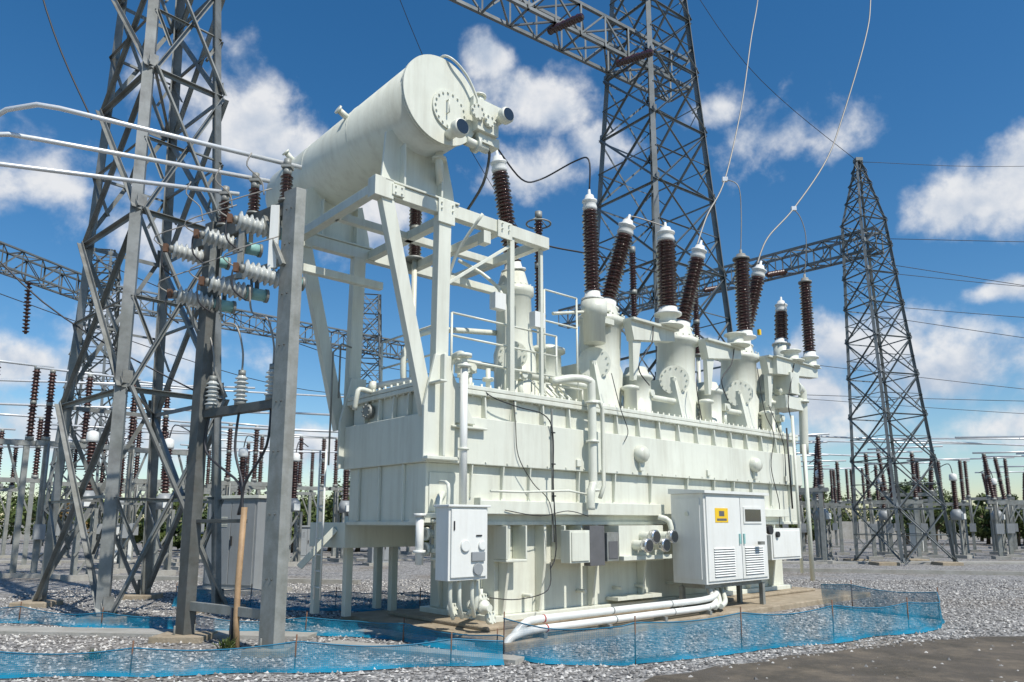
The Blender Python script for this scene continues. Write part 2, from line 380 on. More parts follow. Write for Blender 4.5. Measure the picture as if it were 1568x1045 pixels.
b.disc((cu+.02,-.3,cz+.72),(0,0,1),.10,.03,PAINT)
for w_ in (.5,2.0,3.4):
    b.box(cu-.04,cu+.04,w_,w_+.03,cz+R-.02,cz+R+.08,PAINT)
b.cyl((cu-.55,1.2,cz+.25),(cu-.72,1.2,cz+.33),.05,PAINT); b.disc((cu-.72,1.2,cz+.33),(-.17,0,.08),.075,.03,PAINT)
b.cyl((cu-.45,3.3,cz+.35),(cu-.62,3.3,cz+.48),.05,PAINT); b.disc((cu-.62,3.3,cz+.48),(-.17,0,.13),.075,.03,PAINT)
for (u,z,r) in ((cu+.12,cz-.50,.125),(cu+.98,cz+.02,.115)):
    b.cyl((u,-.5,z),(u,-.78,z),r*.62,PAINT); b.lathe((u,-.74,z),(0,-1,0),[(r,0),(r*1.05,.02),(r*1.05,.10),(r*.86,.12)],PAINT,28)
    b.disc((u,-.84,z),(0,-1,0),r*.84,.026,GLASS,24)
b.box(cu+.55,cu+.95,-.66,-.34,cz-.28,cz+.18,PAINT)
b.box(cu+.50,cu+1.05,-.62,-.38,cz+.10,cz+.24,PAINT)
b.box(cu+.62,cu+1.02,-.60,-.36,cz-.42,cz-.28,PAINT)
b.cyl((cu+.7,-.5,cz+.2),(cu+.7,-.5,cz+.36),.08,PAINT); b.disc((cu+.7,-.5,cz+.34),(0,0,1),.11,.03,PAINT)
b.cyl((cu+.95,-.4,cz+.2),(cu+.95,-.4,cz+.30),.06,PAINT); b.disc((cu+.95,-.4,cz+.28),(0,0,1),.09,.03,PAINT)
b.disc((cu+.52,-.66,cz-.05),(0,-1,0),.12,.05,PAINT,20,bolts=8)
b.disc((cu+.74,-.66,cz-.12),(0,-1,0),.09,.06,PAINT,20,bolts=6)
b.cyl((cu+.45,-.5,cz-.45),(cu+.85,-.5,cz-.45),.07,PAINT); b.disc((cu+.62,-.5,cz-.45),(1,0,0),.12,.05,PAINT)
b.tube([(cu+.85,-.5,cz-.45),(cu+.95,-.45,cz-.5),(cu+.95,-.3,cz-.9),(cu+1.0,.2,cz-1.2)],.022,GALVD,10,4)
b.tube([(cu+.2,-.2,cz-.6),(cu+.2,-.2,cz-.85),(cu+.35,0,cz-1.0),(cu+.35,.3,cz-1.1)],.06,PAINT,12,4)
b.disc((cu+.2,-.2,cz-.74),(0,0,1),.11,.04,PAINT)
b.done()
b=B('conservator_frame',T,.006)
for w_ in (-.02,2.45):
    b.beam((-.92,w_,6.2),(2.35,w_,6.2),.14,.20,PAINT)
    b.beam((-.80,w_,6.1),(-.02,w_,3.1),.20,.13,PAINT,up=(0,1,0))
    b.beam((.20,w_,6.1),(.17,w_,3.3),.22,.15,PAINT,up=(0,1,0))
    b.box(-1.02,-.72,w_-.10,w_+.10,6.05,6.34,PAINT)
    b.prism([(-.86,6.31),(.44,6.31),(.40,6.55),(.26,7.08),(.05,6.985),(-.21,6.94),(-.47,6.985),(-.70,7.16),(-.80,7.1)],'y',w_+.02,w_+.06,PAINT)
    b.box(-.86,.44,w_-.1,w_+.16,6.305,6.335,PAINT)
    for u in (-.55,.1): b.box(u,u+.03,w_-.10,w_+.16,6.335,6.96 ,PAINT)
b.box(-1.0,-.86,.06,2.37,6.12,6.26,PAINT); b.box(.35,.49,.06,2.37,6.12,6.26,PAINT)
for u in (1.3,2.22):
    b.beam((u,.05,6.18),(u,2.38,6.18),.13,.14,PAINT)
b.box(-.9,2.3,1.15,1.27,6.12,6.24,PAINT)
b.beam((1.0,-.02,6.06),(1.0,-.02,5.86),.14,.16,PAINT,up=(0,1,0))
b.box(.8,2.1,.9,1.02,5.5,5.62,PAINT);b.box(-1.2,.2,1.6,1.72,5.35,5.47,PAINT)
b.beam((1.55,-.02,6.1),(1.55,-.02,3.6),.09,.09,PAINT,up=(0,1,0)); b.beam((2.25,.02,6.1),(2.25,.02,3.6),.06,.06,PAINT,up=(0,1,0))
b.beam((.2,-.02,5.0),(1.5,-.02,5.95),.05,.05,PAINT)
b.box(-.75,-.55,-.14,-.095,6.12,6.28,PAINT); b.box(.05,.35,-.13,-.095,5.95,6.32,PAINT); b.box(1.2,1.5,-.12,-.092,6.02,6.30,PAINT)
for u in (-.7,-.6,.1,.3,1.28,1.42):
    for z in (6.16,6.25): b.cyl((u,-.12,z),(u,-.16,z),.014,PAINT,n=6)
b.done()
def bushing(b,p,q,r,ns,cap=True,m=BROWN,n=22,rc=None):
    p=V(p);q=V(q);d=(q-p).normalized();L=(q-p).length
    rc=rc or r*.66
    b.lathe(p-d*.02,d,[(r*1.35,0),(r*1.35,.035),(r*1.0,.05),(r*.9,.16)],PAINTW,n)
    b.insul(p+d*.14,p+d*(L-.02),rc,r,ns,m,n)
    if cap:
        b.lathe(q-d*.03,d,[(r*.75,0),(r*.85,.03),(r*.88,.06),(r*.74,.15),(r*.92,.17),(r*.92,.20),(r*.62,.22),(r*.5,.30),(.03,.33),(.022,.42)],PAINTW,n)
    else:
        b.lathe(q-d*.03,d,[(r*1.05,0),(r*1.05,.04),(r*.65,.06),(r*.55,.13),(.03,.15),(.03,.24)],GALV,n)
def turret(b,u,w_,z0,z1,r,tilt=(0,0)):
    p=V((u,w_,z0));q=V((u+tilt[0],w_+tilt[1],z1));d=(q-p).normalized();L=(q-p).length
    b.lathe(p,d,[(r*1.3,0),(r*1.3,.06),(r*1.1,.07),(r*1.1,L*.38),(r*.95,L*.45),(r*.92,L*.8),(r*1.08,L*.82),(r*1.08,L*.87),(r*.85,L*.88),(r*.62,L)],PAINT,36)
    for k in range(20):
        a=2*math.pi*k/20
        c=p+d*(L*.87)+V((math.cos(a)*r*1.02,math.sin(a)*r*1.02,0)); b.cyl(c,c+d*.03,.018,PAINT,n=6)
    return q
b=B('bushing_turrets',T)
for (u,w_) in ((4.35,.75),(6.75,.75),(9.15,.75)):
    q=turret(b,u,w_,3.6,5.70,.43,(.1,-.12))
    b.prism([(w_-.6,3.6),(w_+.5,3.6),(w_+.42,4.5),(w_-.42,4.5)],'x',u-.5,u-.1,PAINT)
    dd=V((-.75,-.66,0)).normalized(); c=V((u,w_,4.45))+dd*.42
    b.cyl(c,c+dd*.14,.24,PAINT,n=28); b.disc(c+dd*.14,dd,.30,.035,PAINT,28,bolts=14)
    b.disc(c+dd*.18,dd,.04,.05,PAINT,8)
    b.prism([(u+.3,4.95),(u+1.55,5.12),(u+1.55,5.32),(u+.2,5.32)],'y',.02,.20,PAINT)
    b.box(u+.2,u+1.60,-.06,.28,5.32,5.36,PAINT)
    b.prism([(u+.3,4.95),(u+.55,4.98),(u+.38,4.2),(u+.3,4.2)],'y',.06,.16,PAINT)
    b.lathe((u+1.32,.0,5.36),(0,0,1),[(.30,0),(.30,.03),(.17,.04),(.17,.22),(.24,.24),(.24,.27)],PAINT,24)
    b.lathe((u+.85,.45,3.6),(0,0,1),[(.34,0),(.34,.05),(.28,.06),(.28,.7),(.32,.72),(.32,.78),(.26,.8),(.2,.95)],PAINT,28)
    b.lathe((u+.3,.15,3.6),(0,0,1),[(.12,0),(.12,.4),(.17,.42),(.17,.47),(.1,.5)],PAINT,18)
q=turret(b,2.57,1.0,3.6,6.02,.34,(-.05,.02))
b.lathe((3.2,.9,3.6),(0,0,1),[(.40,0),(.40,.05),(.30,.07),(.28,1.0),(.36,1.02),(.36,1.08),(.2,1.15)],PAINT,28)
b.lathe((10.1,.6,3.6),(0,0,1),[(.26,0),(.26,1.0),(.32,1.02),(.32,1.08),(.2,1.15),(.2,1.6)],PAINT,24)
dd=V((-.75,-.66,0)).normalized(); c=V((2.57,1.0,4.4))+dd*.33
b.cyl(c,c+dd*.10,.2,PAINT,n=24); b.disc(c+dd*.10,dd,.25,.03,PAINT,24,bolts=12)
b.lathe((11.4,.0,5.36),(0,0,1),[(.22,0),(.22,.03),(.15,.04),(.15,.2),(.2,.22),(.2,.26)],PAINT,20)
b.prism([(9.6,4.95),(11.55,5.1),(11.55,5.34),(9.6,5.34)],'y',-.1,.12,PAINT)
b.box(9.5,11.65,-.16,.18,5.34,5.36,PAINT)
b.lathe((3.86,.3,4.8),(0,0,1),[(.2,0),(.2,.5),(.24,.52),(.24,.78)],PAINT,24)
b.box(3.86,4.3,.2,.5,5.2,5.3,PAINT)
b.done()
b=B('bushings',T)
bushing(b,(3.83,.3,5.62),(3.80,.3,7.36),.155,26)
bushing(b,(4.55,.60,5.70),(4.74,.25,7.12),.185,20)
bushing(b,(6.95,.60,5.70),(7.15,.25,7.22),.185,20)
bushing(b,(9.35,.60,5.72),(9.60,.25,7.35),.185,20)
bushing(b,(5.68,.0,5.62),(5.70,.0,7.15),.20,22,cap=True)
bushing(b,(8.46,.0,5.62),(8.48,.0,7.45),.18,24,cap=False)
bushing(b,(11.4,.0,5.60),(11.42,.0,7.55),.155,26,cap=False)
bushing(b,(11.35,.70,6.05),(11.45,.7,6.95),.17,12)
bushing(b,(2.52,1.0,6.05),(2.18,1.0,7.85),.165,26)
b.lathe((11.35,.7,5.3),(0,0,1),[(.2,0),(.2,.75)],PAINT,20)
b.box(9.62,9.70,.3,.36,5.95,6.08,YEL)
b.done()
b=B('surge_arresters',T)
for (u,w_,z0,z1,r) in ((3.62,1.5,5.55,7.5,.09),(6.5,1.5,5.7,7.5,.09),(1.2,2.2,6.3,7.4,.12),(9.0,1.6,5.6,7.2,.09)):
    b.cyl((u,w_,3.6),(u,w_,z0),.05,PAINT,n=10)
    b.lathe((u,w_,z0-.05),(0,0,1),[(r*1.5,0),(r*1.5,.04)],GALV,16)
    zm=(z0+z1)/2
    b.insul((u,w_,z0),(u,w_,zm-.05),r*.6,r,14,BROWN,16); b.cyl((u,w_,zm-.05),(u,w_,zm+.05),r*.9,GALV)
    b.insul((u,w_,zm+.05),(u,w_,z1),r*.6,r,14,BROWN,16); b.cyl((u,w_,z1),(u,w_,z1+.15),r*.8,GALV)
    if u==3.62:
        ring=[(u+.24*math.cos(a*math.pi/10),w_+.24*math.sin(a*math.pi/10),z1-.1) for a in range(21)]
        b.tube(ring,.018,GALV,8); b.tube([(u-.24,w_,z1-.1),(u,w_,z1+.05),(u+.24,w_,z1-.1)],.012,GALV,6)
b.done()
b=B('pipework',T)
b.tube([(.42,-.30,1.83),(.42,-.30,3.85)],.055,PAINTW,14)
b.disc((.42,-.30,3.78),(0,0,1),.10,.04,PAINT); b.disc((.42,-.30,2.6),(0,0,1),.08,.03,PAINT)
b.tube([(.42,-.30,3.85),(.42,-.25,3.98),(.5,0,4.02),(.7,.4,4.02),(.7,.4,3.6)],.05,PAINT,12,4)
b.disc((.42,-.3,3.93),(0,0,1),.11,.05,PAINT)
b.tube([(2.55,.1,3.9),(2.9,-.05,3.98),(3.12,-.22,3.94),(3.16,-.24,3.75),(3.16,-.24,2.4),(3.13,-.26,2.2),(3.05,-.28,2.05),(3.05,-.28,1.8)],.07,PAINT,16,4)
for z in (3.55,2.9,2.1): b.disc((3.16,-.24,z),(0,0,1),.11,.04,PAINT)
b.tube([(3.16,-.24,3.6),(3.35,-.24,3.6),(3.42,-.24,3.5),(3.42,-.24,2.2),(3.3,-.26,2.0)],.035,PAINT,10)
b.tube([(2.3,.35,4.0),(5.6,.35,4.0),(9.9,.35,4.0),(10.2,.2,4.0)],.06,PAINT,12)
b.tube([(1.2,1.5,4.35),(9.8,1.5,4.35)],.07,PAINT,12)
b.tube([(.4,1.2,3.6),(.4,1.2,4.3),(.9,1.2,4.7),(2.3,1.2,4.9)],.05,PAINT,12,4)
b.tube([(.74,-.3,6.2),(.6,.2,5.6),(.6,.5,4.8),(.6,.5,3.6)],.025,PAINT,12,4)
b.tube([(1.8,.4,3.6),(1.8,.4,5.1),(1.6,.6,5.6),(1.2,.9,5.9)],.03,PAINT,10,4)
b.tube([(2.9,.4,5.2),(3.6,.35,5.35),(4.3,.3,5.5)],.03,PAINT,8,3)
for u in (.9,1.4,3.0,4.9,7.2,9.7):
    b.tube([(u,.35,3.6),(u,.35,4.0)],.04,PAINT,10); b.disc((u,.35,3.8),(0,0,1),.09,.05,PAINT)
for (u,w_,h) in ((1.15,.7,.35),(1.7,1.2,.5),(2.0,.25,.28),(3.6,.9,.5),(5.3,.25,.35),(5.9,.9,.6),(7.9,.25,.35),(8.3,.9,.6),(10.0,.15,.3)):
    b.cyl((u,w_,3.6),(u,w_,3.6+h),.045,PAINT,n=12); b.box(u-.09,u+.09,w_-.08,w_+.08,3.6+h,3.6+h+.16,PAINT)
    b.disc((u,w_-.08,3.6+h+.08),(0,-1,0),.06,.04,PAINT,14)
for (u,z) in ((1.25,4.9),(2.1,4.75)): b.box(u,u+.22,.0,.14,z,z+.26,PAINTW)
b.tube([(10.1,.2,4.6),(10.45,-.05,4.75),(10.75,-.05,4.7),(10.8,-.05,4.5),(10.8,0,3.2)],.10,PAINT,16,4)
b.disc((10.75,-.05,4.4),(0,0,1),.16,.05,PAINT); b.disc((10.45,-.05,4.72),(1,.0,0),.16,.05,PAINT)
b.box(9.9,10.7,-.1,.4,4.2,4.5,PAINT); b.box(10.1,10.5,-.15,.5,4.55,5.05,PAINT)
b.tube([(9.95,-.2,4.0),(9.95,-.2,.5)],.035,PAINT,10); b.tube([(10.6,-.1,3.4),(10.6,-.1,.3)],.05,PAINT,10)
b.tube([(9.7,-.18,3.7),(9.7,-.2,1.9)],.02,BLACK,8)
b.lathe((.75,-.1,.45),(0,-1,0),[(.05,0),(.05,.25),(.1,.26),(.1,.3),(.05,.31),(.05,.4)],PAINT,16)
b.tube([(1.4,.4,.5),(.9,.1,.45),(.75,-.1,.45)],.055,PAINT,12,3)
b.tube([(.5,-.5,.83),(.5,-.5,.5),(.5,-.35,.38)],.04,PAINT,10,3)
for (u,w_,z) in ((1.0,-.0,.5),(.6,.2,.38),(.85,-.35,.3)): b.disc((u,w_,z),(.3,-1,.2),.09,.06,PAINT,16,bolts=6); b.cyl((u,w_,z),(u,w_,z+.16),.03,PAINT,n=8)
b.cyl((-.0,1.5,3.62),(-.0,1.5,3.78),.06,PAINT); b.disc((-.02,1.5,3.3),(-1,0,0),.11,.08,GALV,16,bolts=8)
b.tube([(-.05,1.45,3.6),(-.25,1.45,3.62),(-.3,1.45,3.5),(-.3,1.5,3.3)],.04,PAINT,10,3)
b.tube([(.3,.6,3.6),(.3,.6,3.72),(.2,1.6,3.76),(.1,1.9,3.7)],.05,PAINTW,10,3)
for z in (1.25,1.45): 
    b.cyl((-.1,-.15,z),(.3,-.15,z),.06,PAINT,n=12); b.disc((-.1,-.15,z),(1,0,0),.09,.04,PAINT,14)
b.cyl((.05,-.25,1.0),(.05,-.25,1.62),.06,PAINT,n=12); b.disc((.05,-.25,1.6),(0,0,1),.1,.04,PAINT,14); b.disc((.05,-.25,1.1),(0,0,1),.1,.04,PAINT,14)
b.tube([(.05,-.25,1.6),(.05,-.25,1.9),(.3,.0,2.0)],.05,PAINT,10,3)
b.cyl((-.22,-.2,1.05),(-.22,-.2,1.7),.055,PAINTW,n=12); b.disc((-.22,-.2,1.68),(0,0,1),.085,.04,PAINTW,14); b.disc((-.22,-.2,1.2),(0,0,1),.085,.04,PAINTW,14); b.box(-.25,.1,-.2,-.0,1.6,1.66,PAINT)
b.tube([(1.0,-.2,2.05),(1.6,-.22,2.05),(2.6,-.22,2.1),(3.0,-.24,2.05)],.018,PAINT,8)
b.done()
b=B('handrail',T)
def rail(pts,zs,r=.018,post=True,z0=3.6):
    for z in zs: b.tube([(u,w_,z) for u,w_ in pts],r,PAINT,8)
    for i in range(len(pts)-1):
        (u0,w0),(u1,w1)=pts[i],pts[i+1]; n=max(1,int(math.hypot(u1-u0,w1-w0)/.9))
        for k in range(n+1):
            t=k/n; b.tube([(u0+(u1-u0)*t,w0+(w1-w0)*t,z0),(u0+(u1-u0)*t,w0+(w1-w0)*t,zs[-1])],r,PAINT,8)
rail([(.5,.12),(2.7,.12)],(4.0,4.35,4.7))
rail([(.4,1.9),(.4,.2)],(4.1,4.55))
rail([(2.4,.1),(3.3,.1)],(3.85,))
rail([(2.6,.3),(3.4,.3)],(5.0,5.55))
for x in (2.3,2.45,2.6,2.75,2.9): b.tube([(x,-.02,3.62),(x,.3,3.9)],.02,PAINT,6)
b.done()
b=B('control_cables',T)
def cable(p,r=.010,m=BLACK): b.tube(p,r,m,6,5)
cable([(.95,.0,3.62),(1.1,-.12,3.45),(1.6,-.14,3.35),(2.15,-.14,3.28),(2.33,-.15,3.0),(2.33,-.15,2.2),(2.33,-.2,1.2),(2.2,-.2,.9)])
cable([(1.6,.0,3.62),(1.55,-.13,3.1),(1.6,-.14,2.6),(1.9,-.14,2.2),(2.2,-.2,1.9),(2.3,-.2,1.3)],.007)
cable([(1.3,-.18,1.78),(2.0,-.2,1.70),(2.6,-.2,1.78),(3.05,-.22,1.7)],.007)
cable([(3.9,-.05,4.2),(4.0,-.14,3.6),(4.2,-.14,3.2),(4.1,-.14,3.0)],.008)
cable([(6.6,.0,4.6),(6.4,-.1,4.2),(6.5,-.12,3.6)],.010)
cable([(8.9,-.0,5.0),(8.9,-.12,4.0),(9.2,-.14,3.5),(9.0,-.14,2.8),(9.25,-.14,2.0),(9.2,-.14,1.5)])
cable([(9.3,.0,4.2),(9.6,-.14,3.3),(9.55,-.14,2.4)],.010)
cable([(2.2,-.2,1.0),(2.1,-.25,.6),(1.5,-.25,.5),(1.0,-.2,.55)],.008)
cable([(5.2,.0,5.3),(5.0,-.1,4.9),(4.6,-.1,4.4),(4.9,-.1,4.1)],.012)
cable([(8.0,.0,5.3),(7.7,-.1,4.9),(7.3,-.1,4.5),(7.5,-.1,4.1)],.012)
cable([(10.4,-.1,5.3),(10.1,-.15,4.8),(9.9,-.15,4.3),(10.0,-.15,3.9)],.012)
b.beam((2.33,-.13,3.4),(2.33,-.13,1.3),.03,.02,GALV,up=(0,1,0))
for z in (3.0,2.5,2.0): b.box(2.29,2.37,-.17,-.15,z,z+.02,BLACK)
b.tube([(2.1,1.0,8.3),(2.9,1.2,8.0),(3.6,1.4,8.3),(3.85,.7,8.5),(3.80,.3,8.35),(3.80,.3,7.75)],.016,BLACK,8,6)
b.tube([(1.2,2.2,7.4),(2.4,1.8,7.3),(3.62,1.5,7.0),(5,1.2,7.0),(7,1.2,7.1),(9,1.5,7.3)],.018,BLACK,8,6)
b.done()
b=B('tap_changer_drive_box',T,.01)
b.box(-.13,.52,-.72,-.44,.86,1.80,PAINTW); b.box(-.10,.49,-.745,-.722,.90,1.77,PAINTW)
b.box(-.16,.55,-.76,-.42,1.80,1.83,PAINTW)
b.disc((.12,-.745,1.30),(0,-1,0),.075,.03,PAINTW,20); b.disc((.40,-.745,1.30),(0,-1,0),.06,.03,PAINTW,20)
b.box(.22,.44,-.775,-.747,1.10,1.22,GREY); b.disc((.33,-.745,1.0),(0,-1,0),.08,.03,GREY,16)
b.box(-.07,-.05,-.76,-.746,1.5,1.62,BLACK); b.box(.30,.40,-.76,-.746,1.42,1.44,BLACK)
b.tube([(-.02,-.55,1.83),(-.02,-.55,2.1),(.1,-.2,2.15)],.025,PAINT,8,3)
for u in (.0,.15,.36): b.tube([(u,-.6,.86),(u,-.6,.55),(u+.2,-.4,.35)],.028,PAINT,8,3)
b.box(-.05,.45,-.44,.0,1.2,1.26,PAINT); b.box(-.05,.45,-.44,.0,1.66,1.72,PAINT)
b.tube([(.42,-.3,1.83),(.42,-.3,1.78)],.09,PAINT,14)
b.done()
b=B('junction_boxes',T,.008)
b.box(2.45,2.90,-.38,-.18,.98,1.48,PAINT); b.box(2.48,2.87,-.40,-.382,1.01,1.45,PAINT)
b.box(2.95,3.30,-.34,-.2,.92,1.55,DGREY); b.box(3.34,3.62,-.36,-.2,.98,1.44,GALV); b.box(3.37,3.59,-.37,-.362,1.02,1.30,DGREY)
b.box(3.75,4.95,-.26,.19,.95,1.55,PAINT)
b.box(3.7,5.0,-.40,-.26,.98,1.05,PAINT)
for (u,z) in ((4.15,1.22),(4.35,1.36),(4.62,1.22),(4.85,1.36)):
    b.cyl((u,-.26,z),(u,-.50,z),.085,PAINT,n=20); b.lathe((u,-.48,z),(0,-1,0),[(.115,0),(.12,.02),(.12,.09),(.1,.105)],CHROME,24); b.disc((u,-.575,z),(0,-1,0),.096,.014,GLASS,22)
b.tube([(4.9,-.2,1.7),(5.02,-.35,1.62),(5.05,-.38,1.3)],.05,PAINT,10,3)
b.box(8.15,9.35,-.52,-.0,.85,1.48,PAINTW); b.box(8.2,9.3,-.54,-.522,.9,1.43,PAINTW)
b.disc((8.35,-.54,1.36),(0,-1,0),.06,.05,BLACK,14)
b.box(3.9,5.1,-.08,.18,.3,.36,PAINT)
for u in (2.0,3.2,4.1,4.7,5.6): b.cyl((u,.0,.5),(u,.2,.5),.03,PAINT,n=10)
b.done()
b=B('control_cabinet',T,.012)
u0,u1,w0,w1,z0,z1=5.10,7.12,-1.02,-.34,.56,2.10
b.box(u0,u1,w0,w1,z0,z1,PAINTW)
b.prism([(w0-.07,z1+.002),(w1+.02,z1+.002),(w1+.02,z1+.10),(w0-.07,z1+.05)],'x',u0-.05,u1+.05,PAINTW)
um=(u0+u1)/2+.1
b.box(u0+.05,um-.008,w0-.024,w0-.002,z0+.05,z1-.05,PAINTW)
b.box(um+.008,u1-.05,w0-.024,w0-.002,z0+.05,z1-.05,PAINTW)
b.box(um-.008,um+.008,w0-.012,w0-.001,z0+.05,z1-.05,DGREY)
for a0,a1 in ((u0+.22,u0+.86),(u1-.82,u1-.2)):
    for k in range(12):
        z=z0+.12+k*.042
        b.prism([(w0-.024,z),(w0-.045,z),(w0-.024,z+.028)],'x',a0,a1,PAINTW)
        b.box(a0,a1,w0-.0275,w0-.025,z-.012,z-.002,DGREY)
b.box(u0+.30,u0+.70,w0-.03,w0-.0245,1.60,1.85,YEL); b.box(u0+.35,u0+.65,w0-.033,w0-.0305,1.63,1.67,DGREY); b.box(u0+.42,u0+.58,w0-.033,w0-.0305,1.71,1.80,DGREY)
b.box(u1-.82,u1-.20,w0-.04,w0-.0245,1.58,1.88,PAINTW); b.box(u1-.78,u1-.24,w0-.045,w0-.041,1.62,1.84,GLASS)
for uu in (um-.07,um+.07): b.box(uu-.02,uu+.02,w0-.05,w0-.025,1.22,1.40,CYAN)
b.disc((u0+.001,-.68,1.75),(-1,0,0),.04,.03,PAINT,14)
b.box(u0-.012,u0-.001,w0+.08,w1-.08,z0+.08,z1-.08,PAINTW)
b.box(u0+.1,u1-.1,w0+.1,w1-.1,z0-.08,z0-.002,GALV)
b.beam((u0+.1,w1-.1,.1),(u0+.1,w1-.1,.5),.08,.08,GALV); b.beam((u1-.1,w1-.1,.1),(u1-.1,w1-.1,.5),.08,.08,GALV)
b.beam((u1-.1,w0+.1,.1),(u1-.1,w0+.1,.5),.08,.08,GALV)
b.box(u1-.5,u1-.35,w0-.16,w0-.1,1.2,1.26,GALV)
b.box(u1+.0,u1+.5,w0+.2,w1,1.36,1.44,PAINTW); b.disc((u1+.25,w0+.1,1.46),(0,-1,0),.09,.06,BLACK,18); b.cyl((u1+.25,w0+.1,1.46),(u1+.25,w0+.5,1.46),.06,TAN,n=12)
b.done()
b=B('cable_conduits',T)
for k in range(2):
    z=.21+.12*k; w_=-1.12+.05*k
    e=.66+.12*k
    b.tube([(e-.18,w_,.05),(e-.08,w_,.08+z*.3),(e+.12,w_,z-.02),(e+.35,w_,z),(1.5,w_,z),(3.5,w_,z),(4.9,w_,z),(5.25+.12*k,w_+.05,z+.06),(5.42+.14*k,w_+.25,.40),(5.45+.15*k,w_+.33,.56)],.050,PAINTW,14,4)
    for u in (1.2,2.6,4.0): b.lathe((u,w_,z),(1,0,0),[(.055,0),(.055,.02)],RED if u<1.3 else GALV,14)
for k in range(3): b.tube([(4.95+.18*k,-1.14,.2),(5.3+.18*k,-1.0,.25),(5.55+.17*k,-.8,.4),(5.55+.17*k,-.72,.58)],.045,PAINT,12,4)
for u in (1.1,2.4,3.7,4.9): b.box(u,u+.06,-1.20,-.98,.1,.16,GALV)
b.done()
b=B('access_ladder',T)
for w_ in (2.32,2.52): b.tube([(-.32,w_,.42),(-.32,w_,2.75)],.016,PAINTW,8)
for k in range(9): b.tube([(-.32,2.32,.6+k*.25),(-.32,2.52,.6+k*.25)],.011,PAINTW,6)
b.tube([(-.28,2.3,2.5),(-.28,2.3,4.35),(-.15,2.25,4.5),(.0,2.2,4.45)],.016,GALV,8)
b.tube([(-.15,2.3,3.6),(-.15,2.3,4.5)],.016,GALV,8)
b.done()
b=B('cooling_pipe_supports',T,.006)
for (u,w_) in ((.3,2.6),(1.3,2.8),(2.6,2.8)):
    b.beam((u,w_,.1),(u,w_,1.7),.12,.12,PAINT); b.box(u-.3,u+.3,w_-.1,w_+.1,1.3,1.45,PAINT)
b.beam((0,2.5,1.5),(-.45,2.8,.9),.12,.1,PAINT); b.box(.0,1.4,2.2,3.4,1.2,1.6,PAINT)
for (u,w_) in ((.1,3.3),(1.3,3.3)): b.beam((u,w_,.1),(u,w_,1.2),.12,.12,PAINT)
b.done()
# ------------------------------------------------------------------ cable support frame (left)
F=empty('cable_support_frame')
b=B('posts',F,.004)
A=V((-2.97,9.55,0)); D=V((-.81,.586,0)); E=V((.80,.60,0))
def fp(s,z,e=0): return A+D*s+E*e+V((0,0,z))
def post(p,h,w0,w1,m):
    x=D;y=E
    prof=lambda c,w,t:[c+x*(-w/2)+y*(-t),c+x*(w/2)+y*(-t),c+x*(w/2)+y*(t),c+x*(-w/2)+y*t]
    vs=prof(p,w0,.07)+prof(p+V((0,0,h)),w1,.07)
    b.add(vs,[(0,1,2,3),(4,7,6,5),(0,4,5,1),(1,5,6,2),(2,6,7,3),(3,7,4,0)],m)
post(fp(0,.08),6.0,.30,.27,GALV)
post(fp(1.93,.08),6.0,.22,.20,GALVD)
b.box(-3.25,-2.72,9.3,9.8,.0,.08,CONC)
x,y,_=fp(1.93,0); b.box(x-.35,x+.35,y-.3,y+.3,.0,.08,CONC)
for s in (0,1.93):
    for k in (-1,1):
        b.cyl(fp(s,.08,k*.13),fp(s,.20,k*.13),.015,GALV,n=6)
for z in (.9,1.7,2.5,3.15,3.9,4.6,5.3,5.8):
    for k in (-.05,.05): b.cyl(fp(k,z,-.07),fp(k,z,-.085),.012,GALVD,n=6)
b.beam(fp(-.1,5.85),fp(2.4,5.85),.12,.2,GALVD)
b.beam(fp(.1,3.15,.05),fp(2.0,3.15,.05),.12,.12,GALVD)
b.beam(fp(.12,.46,.02),fp(1.9,.46,.02),.06,.12,GALV)
b.beam(fp(.7,1.62,.02),fp(2.0,1.62,.02),.05,.05,GALVD)
b.ang(fp(.1,5.1,.03),fp(2.3,5.1,.03),.07,GALV)
b.beam(fp(.25,5.9,-.1),fp(.25,5.0,-.1),.06,.12,PAINTW); b.beam(fp(1.0,5.9,-.1),fp(1.0,5.0,-.1),.06,.08,GALV); b.beam(fp(1.7,5.9,-.1),fp(1.7,5.0,-.1),.06,.08,GALV)
b.beam(fp(.02,5.0,-.1),fp(.5,5.8,-.1),.06,.06,GALV)
b.done()
b=B('insulators',F)
for i,s in enumerate((.2,.93,1.67)):
    p=fp(s,5.96); b.lathe(p,(0,0,1),[(.1,0),(.1,.03),(.07,.04)],GALV,16)
    b.insul(fp(s,6.0),fp(s,6.36),.05,.09,7,BROWN,18); b.cyl(fp(s,6.36),fp(s,6.46),.06,GALV)
    b.box(*sum([[c-.07,c+.07] for c in fp(s,0)[:2]],[]),6.46,6.50,GALV)
